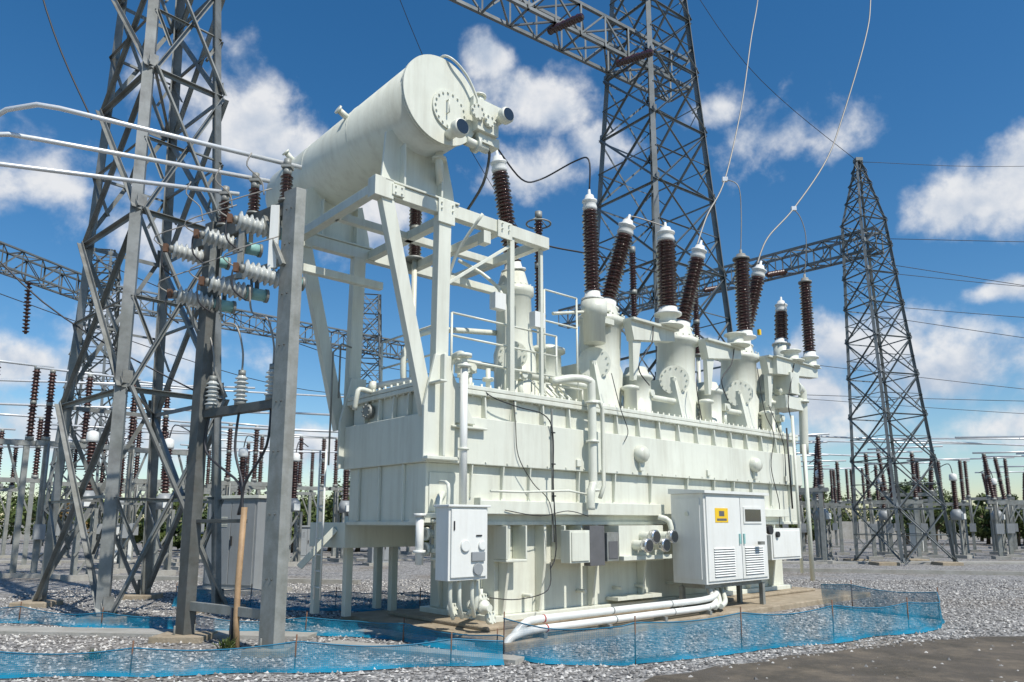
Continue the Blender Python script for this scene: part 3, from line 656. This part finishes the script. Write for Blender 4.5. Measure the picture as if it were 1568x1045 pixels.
for row,(z,ofs,sp) in enumerate(((5.66,.0,.80),(4.92,-.22,.80))):
    for k in range(3):
        s=.50+k*sp+ofs; z_=z-.03*k
        p=fp(s,z_,-.46); q=fp(s,z_-.05,.04)
        b.lathe(p-E*.06,E,[(.03,0),(.06,.02),(.06,.06)],GALV,12)
        b.insul(p,q,.085,.14,7,GREYP,20)
        b.cyl(q,q+E*.30,.088,CYAN,n=16); b.cyl(q+E*.02,q+E*.07,.12,GALV,n=16); b.cyl(q+E*.28,q+E*.32,.10,GALV,n=16)
        b.tube([p-E*.06,p-E*.14+V((0,0,-.05)),p-E*.12+V((0,0,-.3)),p+E*.05+V((0,0,-.42))],.012,WIRED,6,4)
        b.beam(q+E*.1+V((0,0,.0)),fp(s,z_+.28,.1),.03,.03,GALVD)
        b.beam(q+E*.16+V((0,0,.08)),q+E*.16+V((0,0,.42)),.05,.05,GALVD)
        b.box(*sum([[c-.03,c+.03] for c in (p-E*.10)[:2]],[]),z_-.06,z_+.06,WOOD)
        b.tube([p-E*.1,p-E*.25+V((0,0,.15)),fp(s-.3,z_+.45,-.2)],.010,WIRE,6,4)
for k,s in enumerate((.35,1.05,1.75)):
    b.cyl(fp(s,3.2,.05),fp(s,3.28,.05),.08,GALV)
    b.insul(fp(s,3.26,.05),fp(s,3.62,.05),.055,.10,6,GREYP,18); b.cyl(fp(s,3.62,.05),fp(s,3.70,.05),.05,GALV)
    b.tube([fp(s,3.7,.05),fp(s+.02,4.0,.05),fp(s+.12,4.35,.0),fp(s+.3,4.45,-.1),fp(s+.3,4.8,-.15)],.014,WIRE,6,5)
    b.tube([fp(s,3.2,.05),fp(s+.0,2.6,.02),fp(.75+.05*k,2.1,.0),fp(.75+.05*k,1.7,.0)],.018,WIRED,6,5)
b.tube([fp(.72,1.80),fp(.76,.8),fp(.75,.35),fp(.70,-.05)],.040,TAN,12)
b.tube([fp(.82,.5),fp(.84,.2),fp(.80,-.05)],.03,WIRED,10)
b.done()
bb=B('tubular_busbar')
e0,e1,e2=fp(.2,6.54),fp(.93,6.54),fp(1.67,6.54)
for pts in ([(-7.4,8.7,6.2),(-6.75,8.75,6.62),(-6.4,8.65,6.75),(-5.95,8.55,6.76),(-5.7,8.6,6.74),e0+E*.2],
            [(-6.9,8.3,5.2),(-6.75,8.5,6.0),(-6.65,8.6,6.38),(-6.4,8.75,6.47),(-6.1,8.9,6.48),e1+E*.2],
            [(-8.2,8.8,6.36),(-7.3,9.3,6.4),e2+E*.2]):
    bb.tube(pts,.032,ALU,12)
for e in (e0,e1,e2):
    bb.cyl(e+V((0,0,-.05)),e+V((0,0,.06)),.05,GALV)
    bb.tube([e-E*.5,e-E*.55+V((0,0,-.2)),e-E*.35+V((0,0,-.35)),e-E*.3+V((0,0,-.55))],.01,WIRE,6,4)
bb.done()
# ------------------------------------------------------------------ lattice structures
def lattice(name,corners0,corners1,z0,z1,n,wl,wb,mt,ratio=1.0,sub=True,cap=None,parent=None):
    b=B(name,parent)
    hs=[0];st=1.
    for i in range(n): hs.append(hs[-1]+st); st*=ratio
    hs=[h/hs[-1] for h in hs]
    P=[]
    for h in hs:
        P.append([V((*(V(c0)*(1-h)+V(c1)*h)[:2],z0+(z1-z0)*h)) for c0,c1 in zip([V((*c,0)) for c in corners0],[V((*c,0)) for c in corners1])])
    for k in range(4): 
        cen=(P[0][0]+P[0][2])/2
        up=(cen-P[0][k]); up.z=0
        b.ang(P[0][k],P[-1][k],wl,mt,up=up.normalized())
    for i in range(n):
        for k in range(4):
            j=(k+1)%4
            a,b_,c,d=P[i][k],P[i][j],P[i+1][j],P[i+1][k]
            nrm=(b_-a).cross(V((0,0,1))).normalized()
            b.ang(a,c,wb,mt,up=nrm); b.ang(b_+nrm*wb,d+nrm*wb,wb,mt,up=nrm)
            b.ang(d,c,wb,mt,up=nrm)
            if sub:
                m=(a+b_+c+d)/4
                b.ang((a+d)/2,m,wb*.6,mt,up=nrm); b.ang((b_+c)/2,m,wb*.6,mt,up=nrm)
                b.ang((a+d)/2,(a*3+c)/4,wb*.6,mt,up=nrm); b.ang((b_+c)/2,(b_*3+d)/4,wb*.6,mt,up=nrm)
                b.beam(a+(d-a)*.02,a+(d-a).normalized()*wl*1.6,wl*.9,.012,mt,up=nrm)
        if i%2==1: b.ang(P[i][0],P[i][2],wb*.7,mt)
    return b,P
def sqr(cx,cy,hx,hy,ang):
    ca,sa=math.cos(ang),math.sin(ang)
    return [(cx+x*ca-y*sa,cy+x*sa+y*ca) for x,y in ((-hx,-hy),(hx,-hy),(hx,hy),(-hx,hy))]
def truss(b,p,q,w_,h,n,wl,wb,mt):
    p=V(p);q=V(q);d=(q-p).normalized();x=d.cross(V((0,0,1))).normalized()*w_/2;z=V((0,0,h/2))
    cs=[(-x-z),(x-z),(x+z),(-x+z)]
    for c in cs: b.ang(p+c,q+c,wl,mt)
    for i in range(n):
        a=p+(q-p)*(i/n);c=p+(q-p)*((i+1)/n)
        for k in range(4):
            j=(k+1)%4
            if i%2==0: b.ang(a+cs[k],c+cs[j],wb,mt)
            else: b.ang(a+cs[j],c+cs[k],wb,mt)
            b.ang(a+cs[k],a+cs[j],wb,mt)
    for k in range(4): b.ang(q+cs[k],q+cs[(k+1)%4],wb,mt)
c0=[(-6.6,12.55),(-5.3,14.0),(-7.9,16.3),(-9.2,14.85)]
cx=sum(c[0] for c in c0)/4-.55; cy=sum(c[1] for c in c0)/4
c1=[(cx+(x-cx+0)*.46,cy+(y-cy)*.46) for x,y in c0]
TW=empty('steel_lattice_tower')
b,P=lattice('tower_body',c0,c1,.1,19,7,.19,.085,GALVT,.88,parent=TW)
b.done()
b=B('tower_footings',TW,.02)
for x,y in c0: b.box(x-.35,x+.35,y-.3,y+.3,-.1,.10,CONC)
b.done()
TW=empty('steel_lattice_tower')
b,P=lattice('tower_body',sqr(4.9,24,2.1,2.1,.65),sqr(4.9,24,.62,.62,.65),.1,26,11,.16,.065,GALVL,.92,parent=TW)
truss(b,(6.2,25.0,17.6),(-7.5,15.2,17.6),1.0,1.1,16,.11,.055,GALVL)
b.done()
b=B('line_insulators',TW)
for (x,y) in ((3.6,23.0),(1.2,21.3)):
    b.insul((x,y,17.0),(x+.9,y-1.5,16.4),.04,.13,14,BROWN,12)
b.done()
TW=empty('steel_lattice_tower')
b,P=lattice('tower_body',sqr(15.5,30,1.25,1.25,.3),sqr(15.0,30,.62,.62,.3),.1,14.2,9,.12,.05,GALVL,.93,parent=TW)
b2,P2=lattice('tower_peak',sqr(15.0,30,.62,.62,.3),sqr(15.0,30,.10,.10,.3),14.2,17.0,4,.09,.045,GALVL,.8,sub=False,parent=TW)
truss(b,(15.6,30,13.4),(3.0,42.5,13.4),.8,.9,24,.10,.05,GALVL)
b.done(); b2.box(14.85,15.15,29.85,30.15,17.0,17.15,GALVL); b2.done()
b=B('line_insulators',TW)
for (x,y) in ((12.6,32.8),(10.4,35),(8.4,37)):
    b.insul((x,y,13.0),(x-1.4,y-1.6,12.3),.05,.14,14,BROWND,10)
b.done()
b=B('tower_footings',TW,.02)
for (x,y) in ((14.2,29),(16.6,29),(14.2,31.3),(16.6,31.3)): b.box(x-.4,x+.4,y-.4,y+.4,-.1,.12,CONC)
b.done()
TW=empty('steel_gantry')
b=B('gantry_beam',TW); truss(b,(-24,14,11.9),(-19,33,11.9),.8,.9,22,.10,.05,GALVL)
truss(b,(-19,33,11.9),(-6,45,11.9),.8,.9,22,.10,.05,GALVL)
b.done()
b,P=lattice('gantry_column',sqr(-19,33,1.1,1.1,.2),sqr(-19,33,.5,.5,.2),.1,14,9,.12,.06,GALVL,.93,parent=TW); b.done()
b,P=lattice('gantry_column',sqr(-8.5,43,1.2,1.2,.2),sqr(-8.5,43,.5,.5,.2),.1,15,9,.12,.06,GALVL,.93,parent=TW); b.done()
b=B('line_insulators',TW)
for (x,y) in ((-20.6,27),(-20,29.5)):
    b.insul((x,y,11.4),(x+.1,y,9.2),.05,.15,14,BROWND,10)
b.done()
# ------------------------------------------------------------------ switchyard equipment
def switch(x,y,ang,sh,ph,L_=2.4,n=2,tilt=.0,boxes=True):
    e=empty('disconnect_switch',(x,y,0),ang)
    b=B('stand',e)
    for sx in (-L_/2+.3,L_/2-.3):
        b.beam((sx,0,0),(sx,0,sh),.15,.15,GALV); b.box(sx-.3,sx+.3,-.3,.3,-.05,.12,CONC2)
        b.beam((sx,0,sh*.6),(sx+(.5 if sx<0 else -.5),0,sh),.06,.06,GALV)
    b.beam((-L_/2,0,sh),(L_/2,0,sh),.18,.16,GALV)
    b.beam((-L_/2,.25,sh),(L_/2,.25,sh),.08,.12,GALVD)
    if boxes:
        b.box(-L_/2+.15,-L_/2+.45,-.28,-.1,1.1,1.55,GREY)
        b.tube([(-L_/2+.3,-.2,1.5),(-L_/2+.3,-.2,sh)],.03,GALV,6)
    b.done()
    b=B('post_insulators',e)
    for i in range(n):
        sx=-L_/2+.25+(L_-.5)*i/max(1,n-1)
        t=tilt*(1 if i else -1)
        b.cyl((sx,0,sh+.08),(sx,0,sh+.2),.12,GALV,n=10)
        b.insul((sx,0,sh+.2),(sx+t,0,sh+.2+ph*.48),.07,.13,9,BROWND,10); b.cyl((sx+t,0,sh+.2+ph*.48),(sx+t,0,sh+.2+ph*.54),.09,GALV,n=10)
        b.insul((sx+t,0,sh+.2+ph*.54),(sx+2*t,0,sh+.2+ph),.07,.125,9,BROWND,10); b.cyl((sx+2*t,0,sh+.2+ph),(sx+2*t,0,sh+.3+ph),.08,GALV,n=10)
    b.tube([(-L_/2-.2-2*tilt,0,sh+ph+.33),(L_/2+.2+2*tilt,0,sh+ph+.33)],.04,ALU,8)
    b.done()
def inst(x,y,sh,ph,m=BROWND):
    e=empty('instrument_transformer',(x,y,0),.7)
    b=B('body',e)
    b.ang((-.2,-.2,0),(-.2,-.2,sh),.09,GALV);b.ang((.2,-.2,0),(.2,-.2,sh),.09,GALV);b.ang((-.2,.2,0),(-.2,.2,sh),.09,GALV);b.ang((.2,.2,0),(.2,.2,sh),.09,GALV)
    for k in range(3): b.ang((-.2,-.2,sh*k/3),(.2,-.2,sh*(k+1)/3),.05,GALV); b.ang((.2,-.2,sh*k/3),(.2,.2,sh*(k+1)/3),.05,GALV)
    b.box(-.4,.4,-.4,.4,-.05,.15,CONC2)
    b.lathe((0,0,sh),(0,0,1),[(.26,0),(.26,.36),(.2,.42),(.16,.5)],GREY,14)
    b.box(-.12,.12,-.34,-.24,sh+.05,sh+.3,PAINTW)
    b.insul((0,0,sh+.5),(0,0,sh+.5+ph),.09,.155,14,m,12); b.lathe((0,0,sh+.5+ph),(0,0,1),[(.15,0),(.17,.06),(.16,.28),(.06,.34)],PAINTW,12)
    b.tube([(0,0,sh+.8+ph),(.2,.2,sh+1.3+ph),(.9,.9,sh+1.2+ph)],.02,WIRED,6,4)
    b.done()
for (x,y,s,p) in ((-15.6,22,4.0,2.1),(-13.6,23.5,4.0,2.0),(-12.0,25.5,4.0,2.0)): switch(x,y,.75,s,p,2.6,3)
for i,(x,y) in enumerate(((-17,30),(-14.5,31),(-11.8,32),(-9.4,33),(-7.2,34.5),(-15.5,38),(-11.5,39),(-8.0,40),(-20,36),(-22,30),(-13.2,28),(-4.6,36),(-18.2,26.5),(-10.2,29.5),(-6.0,38),(-17.5,34),(-13.5,35),(-24,34))): switch(x,y,.6+.1*(i%3),3.1,2.0,2.6,3 if i%2 else 2,.0)
for (x,y) in ((-10.9,23.5),(-9.6,26.5),(-8.3,28.5),(-7.0,31.5),(-14.2,27),(-5.4,33),(-12.2,21.5)): inst(x,y,2.0,1.4)
for i,(x,y) in enumerate(((11.6,30.5),(13.4,35.5),(15.8,38.5),(18.8,35.5),(21.5,37.5),(24.4,35.5),(27.5,38),(12.0,40),(19.0,44),(24,45),(29,42),(31,47),(10.0,42),(9.6,34),(17.0,33.5),(12.6,33.6),(20.6,40),(22.6,33.5),(26.4,41.5),(16.2,42),(33,41),(35,46),(28.6,35.5),(13.8,45),(22,49))): switch(x,y,-.5+.12*(i%3),2.5 if i%3 else 2.9,1.9,2.4,3 if i%2==0 else 2,.10 if i%2 else 0)
for (x,y) in ((20.4,34.5),(13.2,32.0),(24.7,38.3),(18.8,38),(28.2,36),(10.6,32.5)): inst(x,y,1.7,1.3)
b=B('station_busbar')
for (p,q) in (((-26,24,6.5),(-9.5,27,6.5)),((-26,27,7.2),(-5,34,7.2)),((-20,32,5.6),(-4,37,5.6)),((-8,25,5.3),(0,28,5.3)),((-9,20,4.2),(-3.5,22,4.2)),((-24,22,5.4),(-8,26,5.4)),((-24,29,4.6),(-3,33,4.6)),((9,30,5.2),(27,36,5.2)),((9,36,5.6),(36,40,5.6)),((17,33,5.3),(40,38,5.8)),((18,30,5.0),(38,31,5.4)),((9,33,4.8),(24,39,4.8))):
    b.tube([p,q],.038,ALU,8)
b.done()
def kiosk(name,x,y,ang,sx,sy,h,m,m2):
    e=empty(name,(x,y,0),ang); b=B('body',e,.01)
    b.box(-sx/2,sx/2,-sy/2,sy/2,.1,h,m); b.box(-sx/2-.06,sx/2+.06,-sy/2-.06,sy/2+.06,h,h+.07,m2)
    b.box(-sx/2-.15,sx/2+.15,-sy/2-.15,sy/2+.15,-.05,.1,CONC2)
    b.box(-sx/2+.06,-.01,-sy/2-.02,-sy/2-.001,.2,h-.08,m); b.box(.01,sx/2-.06,-sy/2-.02,-sy/2-.001,.2,h-.08,m)
    b.box(.04,.07,-sy/2-.05,-sy/2-.02,h*.5,h*.6,BLACK)
    for k in range(6): b.box(-sx/2+.15,-.1,-sy/2-.03,-sy/2-.021,h*.7+k*.04,h*.7+k*.04+.02,m2)
    b.done()
kiosk('equipment_kiosk',-6.3,17.9,-.4,1.5,1.0,2.15,GREY,PAINT)
for (x,y,s,h) in ((-15.4,30,.6,1.5),(-5,29,.9,1.2),(-9,33,.7,1.4),(22,41,.7,1.5),(-12.5,33,.6,1.3)):
    kiosk('equipment_kiosk',x,y,.5,s,s*.6,h,PAINTW if x%2<1 else GREY,GREY)
b=B('perimeter_wall')
b.box(-90,90,74,74.2,0,1.7,CONC2)
for i in range(46): b.box(-90+i*4,-89.7+i*4,73.9,73.99,0,1.9,CONC2)
b.done()
b=B('concrete_kerb'); b.beam((2,27.2,.05),(40,16.5,.05),.18,.14,CONC2); b.beam((-4,20.0,.05),(-30,26,.05),.18,.14,CONC2); b.done()
b=B('cable_trench_cover'); b.beam((2,30.5,.03),(44,29.5,.03),1.0,.08,CONC2); b.beam((-30,30,.03),(4,34,.03),1.0,.08,CONC2)
b.beam((-9,11.6,.02),(-2.8,10.9,.02),.5,.06,CONC2); b.beam((-2.2,11.4,.02),(-.6,10.0,.02),.35,.06,CONC2)
b.beam((-2.4,10.2,.02),(.1,9.0,.02),.30,.06,CONC2)
b.done()
# ------------------------------------------------------------------ safety net
def net(name,path,h,seed):
    rnd=random.Random(seed)
    pts=[V((x,y,0)) for x,y in path]; Ls=[0]
    for a,c in zip(pts,pts[1:]): Ls.append(Ls[-1]+(c-a).length)
    tot=Ls[-1]; n=int(tot/.06); vs=[];fs=[];uv=[]
    rows=8
    ph=[rnd.uniform(0,6.28) for _ in range(6)]
    for i in range(n+1):
        s=tot*i/n
        k=max(j for j in range(len(Ls)) if Ls[j]<=s+1e-6); k=min(k,len(pts)-2)
        t=(s-Ls[k])/(Ls[k+1]-Ls[k]); p=pts[k]*(1-t)+pts[k+1]*t; d=(pts[k+1]-pts[k]).normalized(); nr=V((d.y,-d.x,0))
        dist=min(abs((s%1.7)),1.7-(s%1.7))
        sag=.06*math.sin(math.pi*dist/1.7)+.012*math.sin(s*2.1+ph[0])
        hh=max(.08,h*(.96+.04*math.sin(s*.9+ph[5]))-sag)
        for r in range(rows+1):
            tr=r/rows
            wob=(.022*math.sin(s*4+ph[1]+tr*2)+.010*math.sin(s*13+ph[2]-tr*4)+.006*math.sin(s*29+tr*6))*(1-tr*.8)
            fl=(.05+.05*math.sin(s*3.1+ph[4]))*(1-tr)**5
            vs.append(p+nr*(wob+fl)+V((0,0,.015+hh*tr))); uv.append((s,tr*hh))
    m=rows+1
    for i in range(n):
        for r in range(rows): fs.append((i*m+r,(i+1)*m+r,(i+1)*m+r+1,i*m+r+1))
    e=empty(name)
    me=bpy.data.meshes.new('net_sheet'); me.from_pydata([tuple(v) for v in vs],[],fs); me.materials.append(NET)
    ul=me.uv_layers.new(name='uv')
    for lp in me.loops: ul.data[lp.index].uv=uv[lp.vertex_index]
    for p in me.polygons: p.use_smooth=True
    o=bpy.data.objects.new('net_sheet',me); COL.objects.link(o); o.parent=e
    b=B('stakes',e); s=0
    b.tube([vs[i*m+rows]+V((0,0,.004)) for i in range(n+1)],.008,BLUE,5)
    while s<tot:
        i=int(s/tot*n); p=vs[i*m+rows]; b.tube([(p.x,p.y,0),(p.x+.01,p.y,p.z+.08)],.009,WOOD,6); s+=1.7
    b.done()
net('safety_net',[(-7.4,8.0),(-5.3,8.1),(-2.6,8.35),(-.1,8.85)],.30,1)
net('safety_net',[(-.1,9.35),(.4,8.95),(1.25,8.75),(3.0,9.75),(4.8,10.7),(6.55,11.75),(7.0,12.6),(5.9,14.6)],.47,2)
net('safety_net',[(-9.5,12.9),(-6.9,12.0),(-4.4,11.3),(-2.2,11.0),(-.7,9.9),(-.1,9.3)],.24,3)
net('safety_net',[(-6.5,14.8),(-4.5,14.2),(-2.6,13.9),(-1.4,13.4)],.38,4)
# ------------------------------------------------------------------ wires
b=B('overhead_conductor')
def wire(pts,r,m=WIRE,sub=8): b.tube(pts,r,m,6,sub)
Tm=Matrix.Translation((-1.195,10.33,0))@Matrix.Rotation(math.radians(41.5),4,'Z')
def TL(u,w_,z): return Tm@V((u,w_,z))
wire([TL(7.15,.25,7.5),(4.35,15.6,8.35),(4.9,16,9.38),(5.65,16.8,11.7),(6.23,17.5,14.0),(6.65,18,15.5),(7.6,20,18.5)],.018)
wire([(4.9,16,9.38),(5.15,15.85,9.15),(5.2,15.9,8.5),TL(8.48,0,7.6)],.012)
wire([TL(9.6,.25,7.65),(6.2,17.1,8.4),(7.04,17.5,9.33),(8.2,18.1,10.9),(8.93,18.5,12.39),(10.0,19,15.08),(10.52,19.5,16.7),(11.2,20.5,19.5)],.020)
wire([(7.04,17.5,9.33),(7.25,17.6,9.1),(7.38,17.7,8.6),TL(11.42,0,7.7)],.012)
for p in ((4.9,16,9.38),(7.04,17.5,9.33)): b.box(p[0]-.06,p[0]+.06,p[1]-.04,p[1]+.04,p[2]-.05,p[2]+.05,ALU)
wire([TL(4.74,.25,7.4),TL(5.2,.4,7.65),TL(5.7,.0,7.45)],.014)
for i,(z0,z1,dy) in enumerate(((13.5,11.5,0),(13.2,9.5,3),(12.4,7.2,0),(9.5,4.8,4),(8.2,5.6,7),(11.2,8.4,2),(7.4,6.4,3),(10.4,6.0,1))):
    wire([(9 if i in (3,4,6) else 15.6,30+dy,z0),(28,26+dy,z0*.45+z1*.55-.6),(45,22+dy,z1)],.013,WIRED)
wire([(-11.5,13.5,19),(-10,14,12.8),(-8.9,14.5,10)],.018,WIRED)
wire([(-12.5,14,9.2),(-9.5,14.5,6.0),(-6,15,4)],.018,WIRED)
wire([(4.9,24,24),(9,26,19),(15,30,17.0)],.012,WIRED)
wire([(15,30,17.0),(24,28,16),(40,24,17)],.010,WIRED)
wire([(-4,14,17),(-2,18,13),(.5,24,11)],.010,WIRED)
wire([(-12,20,9),(-6,26,7.4),(0,34,8)],.014,WIRED)
wire([(-16,20,8.5),(-9,28,6.8),(-2,36,7.5)],.014,WIRED)
b.done()
# ------------------------------------------------------------------ trees
def treerow(name,items,seed):
    rng=np.random.default_rng(seed); e=empty(name); b=B('trunks',e)
    Vs=[];Fs=[];mi=[]
    off=0
    for (x,y,h,r,dry) in items:
        b.cyl((x,y,0),(x+.2,y,h*.55),.15,BARK,.07,8)
        for k in range(5):
            a=rng.uniform(0,6.28); b.cyl((x+.1,y,h*.4),(x+math.cos(a)*r*.6,y+math.sin(a)*r*.6,h*rng.uniform(.6,.9)),.06,BARK,.02,6)
        nc=16
        cs=np.stack([x+rng.normal(0,r*.5,nc),y+rng.normal(0,r*.45,nc),h*rng.uniform(.25,.93,nc)],1); cr=rng.uniform(.18,.42,nc)*r
        for c,q in zip(cs,cr):
            n=int(130)
            d=rng.normal(0,1,(n,3)); d/=np.linalg.norm(d,axis=1)[:,None]; P=c+d*(q*rng.uniform(.5,1.05,n))[:,None]*np.array([1,1,.8])
            s=rng.uniform(.09,.2,n)
            a=rng.normal(0,1,(n,3));a/=np.linalg.norm(a,axis=1)[:,None]; bb_=np.cross(a,d+.01);bb_/=np.linalg.norm(bb_,axis=1)[:,None]+1e-6
            q4=np.stack([P-a*s[:,None],P+bb_*s[:,None]*.6,P+a*s[:,None],P-bb_*s[:,None]*.6],1).reshape(-1,3)
            Vs.append(q4); Fs.append(np.arange(n*4).reshape(-1,4)+off); off+=n*4; mi+= [1 if dry else 0]*n
    me=bpy.data.meshes.new('crowns'); me.from_pydata(np.concatenate(Vs).tolist(),[],np.concatenate(Fs).tolist())
    me.materials.append(LEAF);me.materials.append(LEAF2); me.polygons.foreach_set('material_index',mi)
    o=bpy.data.objects.new('crowns',me); COL.objects.link(o); o.parent=e; b.done()
it=[]
x=-52
while x<60:
    if not(-2<x<14): it.append((x,random.uniform(56,66),random.uniform(2.6,5.4),random.uniform(1.9,3.0),random.random()<.18))
    x+=random.uniform(2.2,4.2)
treerow('distant_tree_row',it,5)
it=[(x+random.uniform(-1,1),random.uniform(80,90),random.uniform(3.6,6.6),4,False) for x in range(-80,90,5)]
treerow('distant_tree_row',it,6)
treerow('green_shrub_mass',[(-3.5+i*-1.7,42+random.uniform(-2,2),random.uniform(1.4,2.4),1.2,random.random()<.2) for i in range(12)]+[(30+i*2.6,54+random.uniform(-2,2),random.uniform(2.0,3.6),1.7,False) for i in range(10)],8)
def weed(x,y,s,seed):
    rng=random.Random(seed); b=B('weed_plant')
    for k in range(46):
        a=rng.uniform(0,6.28);l=s*rng.uniform(.4,1.1);t=rng.uniform(.1,1.1)
        p=V((x+rng.uniform(-.07,.07),y+rng.uniform(-.07,.07),.0)); d=V((math.cos(a)*math.sin(t),math.sin(a)*math.sin(t),math.cos(t)))
        m=p+d*l*.6; q=p+d*l+V((0,0,-l*.15)); sd_=V((-math.sin(a),math.cos(a),0))*s*.06
        b.add([p,m+sd_,q,m-sd_],[(0,1,2,3)],LEAF)
    b.done()
weed(-3.62,9.85,.24,1); weed(-4.95,9.2,.16,3); weed(-6.9,13.2,.2,4)
print('faces',sum(len(o.data.polygons) for o in bpy.data.objects if o.type=='MESH'))
